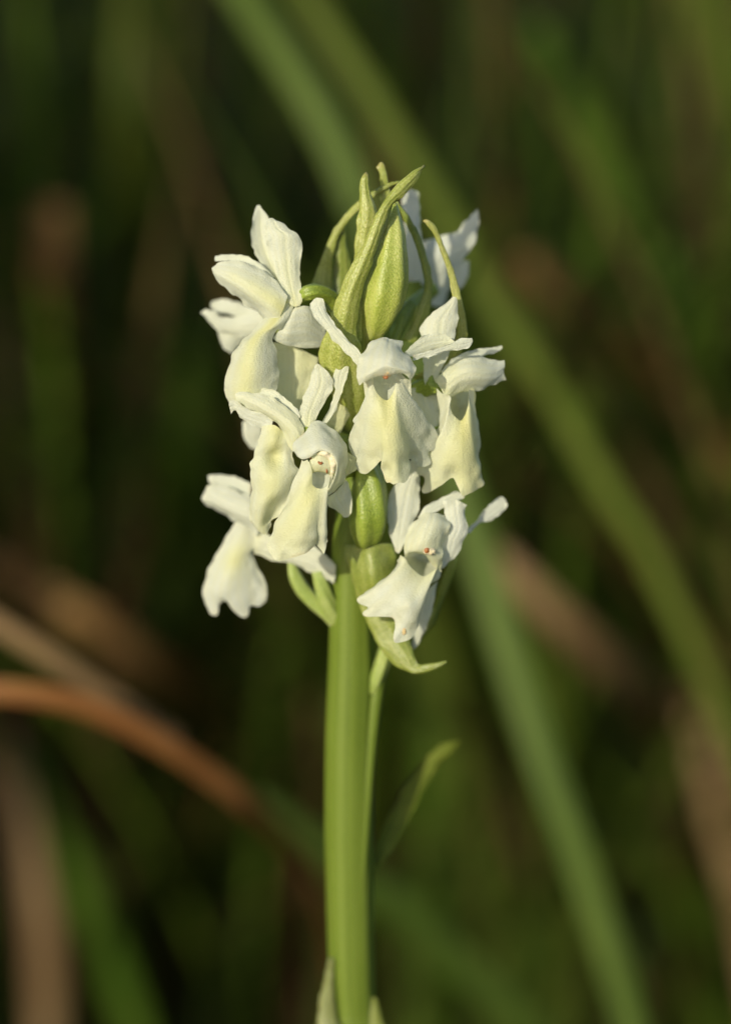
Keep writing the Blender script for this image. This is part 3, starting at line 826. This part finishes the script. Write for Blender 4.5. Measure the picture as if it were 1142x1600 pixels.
patch(z, [(-8.2, [(327, 505), (420, 490), (500, 545), (620, 560)]), (-8.3, [(306, 620), (400, 640, -8.6), (480, 650), (590, 640)]), (-8.4, [(280, 710), (380, 710), (470, 700), (560, 710)]), (-8.5, [(248, 785), (370, 780), (480, 780), (570, 770)]), (-8.6, [(244, 880), (370, 870), (490, 870), (605, 835)]), (-8.7, [(244, 1000), (360, 990), (470, 980), (575, 940)]), (-8.7, [(234, 1110), (340, 1080), (450, 1080, -7.6), (550, 1060)]), (-8.6, [(235, 1195), (320, 1190), (395, 1180, -7.8), (480, 1165)]), (-8.6, [(262, 1245), (310, 1265), (370, 1250), (400, 1205)]), (-8.6, [(318, 1285), (342, 1306), (368, 1300), (388, 1262)])], 1.7, nu=40, tint=lambda u, v: 0.18 + 0.5 * np.exp(-((u - 0.45) / 0.28) ** 2) * (1 - 0.6 * v), name='lip', parent=F, dent=[(440, 620, 70, 1.3), (430, 1110, 60, 0.8)])
patch(z, [(-6.6, [(726, 52), (743, 39), (766, 54)]), (-6.7, [(700, 110), (760, 95), (822, 104)]), (-6.8, [(682, 190), (770, 162), (859, 160)]), (-7, [(650, 252), (750, 240), (846, 235)]), (-7.4, [(620, 330), (710, 330), (796, 330)]), (-7.8, [(605, 410), (680, 410), (756, 405)]), (-8.2, [(620, 480), (670, 480), (722, 468)]), (-8.6, [(638, 552), (655, 562), (672, 545)])], 0.7, tint=petal_t, name='sepal', parent=F)
patch(z, [(-5.8, [(893, 60), (938, 57), (981, 67)]), (-6.2, [(860, 130), (910, 120), (966, 130)]), (-6.6, [(868, 200), (900, 195), (941, 200)]), (-7, [(860, 280), (885, 285), (911, 286)]), (-7.4, [(828, 380), (850, 386), (880, 382)]), (-7.8, [(770, 478), (790, 488), (812, 482)])], 0.25, tint=0.18, name='sepal', parent=F)
patch(z, [(-5, [(885, 320), (845, 420), (785, 490)]), (-4.8, [(940, 355), (890, 450), (828, 520)]), (-4.6, [(987, 410), (930, 480), (880, 545)]), (-4.6, [(970, 440), (942, 500), (905, 570)])], 0.4, tint=0.5, name='petal', parent=F)

# --- flower facing forward below it
F = flower(z, [(840, 840, -6.2, 50), (900, 830, -6, 68), (980, 810, -5, 66), (1040, 830, -2.5, 58), (1060, 900, -0.5, 50)], 'white flower with round translucent hood and brown-dotted throat', ribs=6)
hood6_in = [(592, 728), (630, 752), (680, 742), (718, 716), (750, 694), (792, 690), (840, 712), (872, 756), (884, 805), (872, 865), (852, 920), (835, 950), (820, 975)]
fan(z, hood6_in, [(556, 690, -10.6), (558, 632, -10.4), (598, 582, -10), (655, 542, -9.6), (698, 474, -9), (762, 462, -8.8), (862, 530, -8.6), (942, 600, -8.4), (974, 662, -8.4), (968, 770, -8.6), (948, 888, -9), (890, 975, -9.6), (840, 1015, -10.2)], -11.6, bulge=1.6, name='hood', parent=F, tint=lambda u, v: 0.06 + 0.24 * np.clip(u * 1.6 - 0.6, 0, 1), thick=0.25)
col6 = patch(z, [(-10.6, [(700, 735), (765, 705), (850, 745)]), (-10.9, [(688, 790), (770, 780), (866, 815)]), (-10.7, [(700, 850), (770, 838), (850, 870)])], 0.9, tint=lambda u, v: 0.25 + 0.2 * v, name='column', parent=F, thick=0.4)
tube(z, [(742, 716, -10.9, 12), (775, 702, -11.1, 20), (822, 717, -11.2, 27), (856, 764, -11.1, 29), (860, 825, -10.9, 24), (846, 880, -10.6, 12)], 'column', name='anther', parent=F, amp=0.55, freq=1.7, nring=44, nseg=22)
for sx, sy, ra, rb in ((766, 780, 14, 9), (752, 771, 7, 6), (690, 742, 9, 5), (812, 838, 6, 14)):
    blob(z, sx, sy, surf_Y(z, sx, sy, [col6]) - 0.02, ra, 0.14, rb, 'pollinium', 'pollinium', F, amp=0.9, freq=2)
lip6_in = [(668, 752), (690, 790), (704, 850), (702, 920), (714, 950), (742, 966), (782, 966), (816, 945), (834, 900), (842, 870)]
fan(z, lip6_in, [(625, 752, -11.2), (606, 820, -11), (575, 890, -10.8), (535, 990, -10.6), (495, 1095, -10.4), (430, 1230, -10.4), (385, 1340, -10.4), (366, 1392, -10.4), (395, 1455, -10.8), (440, 1505, -11.2), (478, 1509, -11.4), (530, 1490, -11.8), (600, 1470, -12), (680, 1432, -11.6), (730, 1388, -11), (716, 1358, -10.8), (755, 1415, -10.6), (790, 1458, -10.8), (814, 1380, -10.8), (802, 1250, -11), (806, 1100, -11), (816, 1030, -10.9), (870, 985, -10.6), (890, 940, -10.6)], -11.4, bulge=0.9, name='lip', parent=F,
    tint=lambda u, v: 0.5 * np.exp(-((u - 0.42) / 0.28) ** 2) * (1 - 0.75 * v) + 0.16, dent=[(640, 1370, 60, 0.6), (735, 1340, 30, 0.4), (520, 1340, 40, 0.4)])
throat(z, [(690, 790), (704, 850), (702, 920), (720, 955), (782, 966), (820, 945), (838, 890), (830, 820), (760, 770)], -11.0, 1.7, F, tint=0.0, shrink=(1.22, 1.05, 0.85, 0.5))
patch(z, [(-7.4, [(800, 1040), (880, 985), (955, 900)]), (-7.5, [(812, 1088), (900, 1050), (988, 970)]), (-7.6, [(868, 1124), (930, 1100), (1002, 1060)]), (-7.7, [(938, 1182), (970, 1178), (992, 1150)])], 0.8, tint=0.2, name='sepal', parent=F)
patch(z, [(-7.8, [(960, 690), (1000, 720), (1034, 740)]), (-7.8, [(955, 780), (990, 790), (1036, 775)]), (-7.8, [(950, 880), (972, 866), (1026, 832)])], 0.6, tint=0.5, name='petal', parent=F)

# --- lowest flower on the far left
z = Z5
F = flower(z, [(860, 760, -1.6, 36), (890, 850, -1.6, 50), (920, 940, -1.4, 56), (960, 1030, -1, 54), (1010, 1130, -0.4, 46)], 'white flower hanging lowest beside the stem, lip split in teeth', mat='stalk', ribs=6)
patch(z, [(2, [(110, 100), (113, 125), (130, 148)]), (1.8, [(170, 95), (170, 135), (192, 175)]), (1.5, [(290, 108), (290, 160), (302, 205)]), (1, [(410, 155), (405, 210), (402, 255)])], 0.6, tint=0.05, name='petal', parent=F)
patch(z, [(1, [(108, 175), (78, 240), (95, 298)]), (0.8, [(150, 163), (140, 250), (160, 333)]), (0.5, [(230, 178), (220, 280), (240, 378)]), (0, [(320, 208), (310, 320), (308, 415)]), (-0.6, [(420, 255), (410, 360), (390, 460)]), (-1, [(500, 330), (480, 430), (440, 520)])], 1.8, tint=0.06, name='hood', parent=F)
patch(z, [(0, [(308, 412), (370, 440), (430, 470), (500, 510)]), (-0.1, [(242, 515), (320, 540), (400, 580), (450, 610)]), (-0.2, [(182, 615), (270, 640), (350, 640), (426, 640)]), (-0.4, [(120, 720), (230, 730), (330, 730), (438, 710)]), (-0.6, [(86, 828), (200, 840), (330, 830), (498, 810)]), (-0.8, [(74, 918), (190, 920), (320, 915), (514, 900)]), (-0.9, [(92, 985), (130, 1050), (176, 1052), (190, 985), (235, 960), (285, 1022), (350, 1070), (388, 1052), (402, 992), (460, 998), (506, 965)])], 1.5, nu=70, edge=0.03, tint=lambda u, v: 0.08 + 0.5 * np.exp(-((v - 0.35) / 0.25) ** 2) * np.exp(-((u - 0.5) / 0.3) ** 2), name='lip', parent=F)
patch(z, [(-0.6, [(440, 470), (425, 560), (430, 640)]), (-0.8, [(560, 520), (555, 610), (560, 680)]), (-1, [(700, 560), (700, 650), (690, 712)]), (-1.4, [(840, 590), (825, 680), (800, 762)]), (-1.8, [(925, 655), (905, 740), (890, 800)]), (-2.2, [(985, 725), (982, 790), (972, 845)])], 1.1, tint=lambda u, v: 0.25 - 0.2 * v, name='sepal', parent=F)
tube(z, [(680, 700, -0.6, 26), (705, 790, -0.5, 46), (760, 890, -0.5, 52), (840, 975, -0.5, 50), (930, 1060, -0.4, 44), (1010, 1160, -0.2, 36)], 'stalk', name='spur', parent=F, ribs=3, ribamp=0.06)

# --- lowest flower in front of the stem, right hand bract below it
z = Z6
F = flower(z, [(600, 660, -3.2, 40), (560, 720, -3.2, 54), (500, 800, -3.6, 58), (440, 980, -2.4, 52), (390, 1150, -1.6, 46), (340, 1290, -1.4, 40), (310, 1380, -1.2, 26)], 'white flower leaning outward above the curled lowest bract', mat='stalk', ribs=6)
patch(z, [(-3.6, [(538, -8), (562, -4), (582, 18)]), (-3.8, [(500, 80), (550, 80), (591, 90)]), (-4, [(430, 160), (520, 170), (592, 180)]), (-4.3, [(400, 260), (500, 270), (584, 282)]), (-4.6, [(405, 370), (480, 380), (562, 352)]), (-5, [(420, 455), (470, 462), (522, 442)]), (-5.4, [(448, 535), (465, 550), (485, 525)])], 0.9, tint=0.08, name='sepal', parent=F)
patch(z, [(-6, [(575, 340), (595, 325), (612, 312)]), (-5.6, [(630, 268), (658, 280), (685, 305)]), (-5.3, [(720, 222), (740, 240), (755, 275)]), (-5.1, [(800, 180), (812, 210), (815, 245)]), (-5, [(850, 196), (857, 210), (852, 228)])], 0.4, tint=0.04, name='petal', parent=F)
patch(z, [(-6, [(735, 235), (805, 230), (872, 262)]), (-6.2, [(740, 320), (810, 310), (866, 322)]), (-6.3, [(740, 400), (820, 390), (878, 402)]), (-6.4, [(722, 470), (790, 470), (852, 490)]), (-6.3, [(722, 550), (770, 560), (802, 572)]), (-6, [(718, 640), (738, 638), (756, 618)])], 1.4, tint=0.04, name='petal', parent=F)
hood8 = patch(z, [(-6.6, [(622, 318), (672, 306), (742, 320)]), (-7, [(560, 362), (660, 348), (770, 370)]), (-7.3, [(520, 430), (630, 420), (757, 430)]), (-7.5, [(497, 500), (610, 480), (732, 490)]), (-7.6, [(500, 545), (550, 530), (610, 530), (670, 560), (726, 580)]), (-7.2, [(505, 570), (550, 545), (620, 560), (670, 620), (718, 660)])], 1.7, tint=lambda u, v: 0.12 + 0.2 * v, name='hood', parent=F)
blob(z, 633, 532, surf_Y(z, 633, 532, [hood8]), 15, 0.12, 17, 'pollinium', 'pollinium', F)
blob(z, 650, 540, surf_Y(z, 650, 540, [hood8]) + 0.03, 34, 0.07, 20, 'column', 'column', F, tint=lambda p: 0.25, amp=0.8, freq=2)
lip8_in = [(478, 560), (508, 585), (522, 612), (552, 645), (600, 682), (625, 686), (662, 664), (692, 640), (704, 600), (706, 570)]
lip8 = fan(z, lip8_in, [(452, 590, -6.4), (462, 640, -6.4), (405, 700, -7), (305, 762, -7.6), (226, 818, -8), (234, 850, -8.2), (287, 876, -8.6), (252, 902, -8.4), (270, 926, -8.6), (350, 928, -9), (424, 934, -9.4), (445, 980, -9.6), (436, 1058, -9.8), (460, 1082, -9.8), (532, 1060, -9.6), (577, 1010, -9.2), (580, 900, -8.4), (604, 800, -7.6), (650, 742, -7), (696, 705, -6.6), (722, 640, -6.4), (728, 570, -6.4)], -7.6, bulge=1.4, name='lip', parent=F,
    tint=lambda u, v: 0.10 + 0.25 * np.clip(1 - v * 2, 0, 1), dent=[(520, 720, 40, -0.4)])
blob(z, 500, 1015, surf_Y(z, 500, 1015, [lip8]), 12, 0.06, 18, 'column', 'lip_spot', F, tint=lambda p: 0.65, amp=0.6)
throat(z, [(508, 585), (522, 612), (552, 645), (600, 682), (662, 664), (692, 640), (704, 600), (660, 560), (580, 540)], -7.4, 5.0, F, tint=0.2)
patch(z, [(-5, [(600, 770), (650, 755), (697, 715)]), (-4.8, [(575, 900), (630, 880), (672, 860)]), (-4.6, [(555, 1010), (600, 1000), (632, 980)]), (-4.5, [(545, 1092), (562, 1118), (602, 1062)])], 0.5, tint=0.1, name='sepal', parent=F)
patch(z, [(-3, [(868, 415), (876, 424), (884, 432)]), (-2.6, [(938, 345), (945, 358), (951, 372)]), (-2.4, [(975, 290), (996, 326), (1012, 357)]), (-2.2, [(1040, 230), (1062, 270), (1087, 302)]), (-2.1, [(1083, 212), (1100, 230), (1111, 256)])], 0.5, tint=0.03, name='sepal', parent=F)

# --- flower at the back of the top
z = Z2
F = flower(z, [(830, 800, 8, 40), (760, 860, 7, 46), (680, 930, 5, 46), (590, 1010, 2, 44), (520, 1100, 0, 40)], 'out-of-focus white flower behind the buds at the top')
patch(z, [(8.5, [(1078, 338), (1086, 330), (1093, 345)]), (8.6, [(1020, 400), (1060, 418), (1091, 432)]), (8.7, [(960, 465), (1010, 520), (1062, 548)]), (8.8, [(870, 488), (930, 580), (1002, 622)]), (8.9, [(790, 556), (870, 640), (955, 684)]), (9, [(765, 650), (830, 720), (905, 745)]), (9, [(750, 770), (820, 810), (885, 835)])], 1.0, tint=0.03, name='sepal', parent=F)
patch(z, [(9.6, [(930, 670), (1000, 636), (1042, 638)]), (9.6, [(930, 740), (990, 720), (1037, 722)]), (9.6, [(940, 795), (985, 804), (1012, 772)])], 0.5, tint=0.05, name='petal', parent=F)
patch(z, [(7, [(638, 262), (685, 212), (737, 228)]), (7, [(638, 300), (690, 290), (744, 290)]), (7, [(648, 380), (700, 370), (745, 380)]), (7, [(655, 480), (705, 470), (755, 480)]), (7, [(655, 620), (720, 620), (780, 620)]), (7, [(660, 760), (715, 760), (770, 750)])], 0.6, tint=0.03, name='petal', parent=F)
patch(z, [(10.5, [(770, 520), (850, 500), (940, 500)]), (10.5, [(770, 650), (850, 650), (950, 640)]), (10.5, [(780, 780), (850, 790), (920, 790)]), (10.5, [(810, 900), (850, 910), (890, 900)])], 0.5, tint=0.03, name='lip', parent=F)

# --- buds and bracts at the top
tube(z, [(601, 296, -2.2, 8), (596, 350, -2.8, 30), (588, 470, -3.4, 66), (574, 600, -3.8, 94), (556, 720, -4, 116), (530, 850, -4, 124), (500, 960, -3.6, 102), (474, 1050, -2.8, 66), (450, 1110, -1.6, 40), (440, 1180, -0.6, 36)], 'bud', name='bud', parent=orchid, ribs=6, ribamp=0.055, twist=0.5, nring=60, nseg=48)['label'] = 'plump closed green bud at the top of the spike'


def bract(rows, bulge=0.4, mat='bract', keel=0.0, tint=0.0, z=Z2, label=None, **kw):
    o = patch(z, rows, bulge, thick=0.3, mat=mat, keel=keel, tint=tint, name='bract', parent=orchid, amp=0.08, edge=0.03, nv=50, **kw)
    if label:
        o['label'] = label
    return o


tipbrown = lambda u, v: 0.6 * np.clip(1 - v * 9, 0, 1)
bract([(-2.6, [(772, 65), (777, 70), (776, 80)]), (-3.4, [(690, 114), (703, 140), (716, 172)]), (-4.2, [(600, 190), (620, 220), (642, 252)]), (-4.8, [(520, 298), (545, 300), (586, 302)]), (-5.2, [(475, 390), (502, 390), (540, 400)]), (-5.5, [(425, 500), (462, 500), (505, 510)]), (-5.7, [(370, 615), (417, 620), (465, 640)]), (-5.8, [(310, 720), (370, 722), (428, 740)]), (-5.8, [(260, 850), (325, 842), (395, 852)]), (-5.7, [(223, 945), (300, 942), (376, 960)]), (-5.5, [(190, 1060), (280, 1060), (366, 1080)]), (-5.2, [(150, 1160), (270, 1160), (400, 1165)]), (-4.8, [(148, 1240), (270, 1262), (420, 1265)]), (-4.2, [(180, 1350), (300, 1400), (430, 1400)]), (-3.4, [(235, 1480), (320, 1540), (420, 1545)]), (-2.4, [(290, 1640), (340, 1662), (400, 1660)])], 0.5, keel=0.8, label='long pale green bract crossing the bud')
bract([(-3.8, [(555, 318), (567, 316), (582, 312)]), (-4, [(518, 420), (532, 420), (547, 422)]), (-4.3, [(480, 560), (497, 555), (517, 545)]), (-4.6, [(435, 700), (455, 695), (482, 690)]), (-4.6, [(395, 850), (418, 830), (440, 815)]), (-4.4, [(366, 1000), (385, 980), (402, 960)]), (-4, [(365, 1140), (385, 1130), (400, 1110)])], 0.1, mat='bract')
bract([(-0.8, [(416, 116), (427, 110), (435, 118)]), (-0.9, [(391, 170), (415, 160), (441, 180)]), (-1, [(385, 260), (420, 250), (464, 272)]), (-1.2, [(378, 360), (430, 340), (492, 352)]), (-1.3, [(368, 480), (420, 470), (482, 472)]), (-1.2, [(352, 640), (400, 640), (455, 640)]), (-0.8, [(340, 800), (390, 800), (445, 800)]), (0, [(380, 960), (410, 960), (450, 960)])], 0.5, keel=0.5, tint=tipbrown)
bract([(2, [(487, 82), (514, 50), (536, 72)]), (2, [(507, 112), (525, 106), (546, 116)]), (2, [(512, 170), (535, 166), (558, 172)]), (2, [(510, 260), (540, 252), (572, 252)]), (2, [(512, 330), (552, 330), (592, 332)]), (1.8, [(512, 480), (560, 480), (608, 480)]), (1, [(500, 700), (550, 700), (600, 700)]), (0, [(490, 900), (530, 900), (570, 900)])], 0.4, tint=tipbrown)
bract([(1.0, [(628, 164), (630, 168), (627, 173)]), (1.4, [(560, 178), (563, 186), (566, 196)]), (1.9, [(465, 226), (470, 238), (478, 256)]), (2.4, [(378, 288), (385, 305), (393, 328)]), (2.8, [(308, 355), (316, 375), (324, 398)]), (3, [(240, 448), (250, 468), (262, 492)]), (3, [(188, 556), (200, 576), (230, 600)]), (3, [(148, 660), (180, 680), (230, 700)]), (2.8, [(108, 760), (170, 790), (240, 800)]), (2, [(95, 830), (180, 870), (260, 880)]), (0.6, [(220, 960), (290, 990), (360, 980)])], 0.5, mat='bract')
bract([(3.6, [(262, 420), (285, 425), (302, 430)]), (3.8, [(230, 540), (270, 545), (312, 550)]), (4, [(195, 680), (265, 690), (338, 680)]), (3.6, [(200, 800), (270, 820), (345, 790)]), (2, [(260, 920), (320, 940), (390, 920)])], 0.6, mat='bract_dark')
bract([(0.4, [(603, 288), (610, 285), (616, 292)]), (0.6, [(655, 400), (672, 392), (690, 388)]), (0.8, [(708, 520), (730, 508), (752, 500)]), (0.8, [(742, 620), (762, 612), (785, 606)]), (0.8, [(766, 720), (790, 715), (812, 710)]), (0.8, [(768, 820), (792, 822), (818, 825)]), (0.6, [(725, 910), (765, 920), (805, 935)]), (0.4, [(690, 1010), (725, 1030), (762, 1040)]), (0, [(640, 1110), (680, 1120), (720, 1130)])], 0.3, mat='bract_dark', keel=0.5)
bract([(-1.2, [(762, 402), (772, 393), (786, 396)]), (-1.3, [(795, 428), (808, 420), (826, 418)]), (-1.4, [(832, 490), (845, 484), (860, 478)]), (-1.5, [(872, 590), (885, 586), (900, 580)]), (-1.6, [(908, 690), (924, 686), (942, 680)]), (-1.7, [(930, 790), (950, 786), (972, 780)]), (-1.8, [(945, 870), (972, 866), (992, 862)]), (-1.7, [(960, 960), (985, 960), (1012, 955)]), (-1.4, [(960, 1080), (990, 1085), (1025, 1080)]), (-0.8, [(900, 1200), (940, 1210), (975, 1200)]), (0, [(700, 1330), (740, 1345), (780, 1340)])], 0.2, tint=lambda u, v: 0.15 + 0.6 * np.clip(1 - v * 10, 0, 1), keel=0.3)
tube(z, [(700, 880, 3, 30), (650, 960, 2.5, 52), (600, 1060, 1.6, 56), (550, 1180, 0.6, 50), (500, 1300, 0, 40)], 'ovary', name='ovary', parent=orchid, ribs=3, ribamp=0.08, twist=2)
tube(z, [(300, 810, 1.6, 20), (325, 860, 1.4, 44), (360, 920, 1, 54), (420, 1050, 0.6, 48), (470, 1200, 0, 40)], 'ovary', name='ovary', parent=orchid, ribs=3, ribamp=0.08, twist=2)

# --- ovary and bracts below the middle flower
z = Z6
tube(z, [(275, 20, -4.4, 60), (290, 130, -5.2, 92), (292, 250, -5.6, 105), (288, 350, -5.6, 106), (276, 430, -5.2, 88), (262, 480, -4.6, 55), (258, 520, -3.8, 26)], 'ovary', name='ovary', parent=orchid, ribs=5, ribamp=0.10, twist=1.3, nring=50, nseg=60)['label'] = 'swollen ribbed green ovary below the middle flower'
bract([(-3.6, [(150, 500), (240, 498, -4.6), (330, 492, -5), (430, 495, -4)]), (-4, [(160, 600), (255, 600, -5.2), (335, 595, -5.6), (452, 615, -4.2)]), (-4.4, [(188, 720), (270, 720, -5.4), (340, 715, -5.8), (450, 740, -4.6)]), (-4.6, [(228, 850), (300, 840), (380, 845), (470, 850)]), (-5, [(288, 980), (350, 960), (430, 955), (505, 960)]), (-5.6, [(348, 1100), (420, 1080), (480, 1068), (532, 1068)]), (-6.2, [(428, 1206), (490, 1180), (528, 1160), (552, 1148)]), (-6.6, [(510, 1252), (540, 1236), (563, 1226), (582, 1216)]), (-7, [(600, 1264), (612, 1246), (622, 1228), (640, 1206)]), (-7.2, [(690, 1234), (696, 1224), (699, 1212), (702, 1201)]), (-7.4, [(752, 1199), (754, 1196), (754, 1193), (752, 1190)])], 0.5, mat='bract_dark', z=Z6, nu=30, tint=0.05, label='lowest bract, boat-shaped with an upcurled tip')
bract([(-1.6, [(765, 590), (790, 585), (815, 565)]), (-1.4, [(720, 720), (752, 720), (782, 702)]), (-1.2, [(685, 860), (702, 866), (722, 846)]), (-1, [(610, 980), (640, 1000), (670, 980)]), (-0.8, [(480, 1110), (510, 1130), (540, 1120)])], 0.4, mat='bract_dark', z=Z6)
bract([(-2.6, [(640, 870), (665, 880), (690, 880)]), (-2.4, [(625, 940), (650, 950), (672, 945)]), (-2.2, [(605, 1000), (622, 1010), (640, 1005)])], 0.2, mat='bract', z=Z6)
# ridge that runs down the stem from the lowest flower's stalk
tube(ZP, [(602, 1030, -0.8, 10), (592, 1065, -0.9, 11), (585, 1110, -1.1, 11), (578, 1180, -1.3, 10), (572, 1260, -1.5, 9), (566, 1350, -1.7, 8), (560, 1450, -1.8, 6), (555, 1540, -1.8, 3)], 'stem', name='stem_ridge', parent=orchid, amp=0.02)
# leaves clasping the stem
patch(ZP, [(0.6, [(580, 1362), (588, 1356), (596, 1350)]), (3.0, [(588, 1322), (600, 1318), (616, 1322)]), (5.2, [(608, 1276), (624, 1270), (642, 1272)]), (6.9, [(630, 1230), (648, 1226), (667, 1224)]), (7.6, [(656, 1196), (672, 1192), (688, 1192)]), (8, [(684, 1168), (699, 1166), (710, 1170)]), (8.3, [(713, 1157), (716, 1156), (719, 1158)])][::-1], 0.3, thick=0.35, mat='leaf', tint=0.0, name='leaf', parent=orchid, amp=0.05)['label'] = 'small narrow stem leaf with a sunlit yellow-green tip'
patch(ZP, [(-1.8, [(514, 1498), (517, 1495), (520, 1498)]), (-2.0, [(504, 1540), (512, 1540), (522, 1542)]), (-2.4, [(497, 1585), (509, 1585), (526, 1588)]), (-3, [(492, 1640), (515, 1640), (545, 1640)]), (-3.4, [(492, 1800), (540, 1800), (590, 1800)]), (-2.6, [(500, 2200), (545, 2200), (590, 2200)])], 0.6, thick=0.5, mat='sheath', name='leaf', parent=orchid, amp=0.06)['label'] = 'pale green leaf sheath clasping the stem low down'
patch(ZP, [(-1, [(580, 1562), (584, 1558), (588, 1562)]), (-1.4, [(576, 1590), (586, 1588), (596, 1592)]), (-1.8, [(568, 1640), (590, 1640), (615, 1640)]), (-2, [(560, 1760), (590, 1760), (630, 1760)]), (-1.6, [(545, 2000), (570, 2000), (595, 2000)])], 0.5, thick=0.5, mat='stem', name='leaf', parent=orchid, amp=0.06)
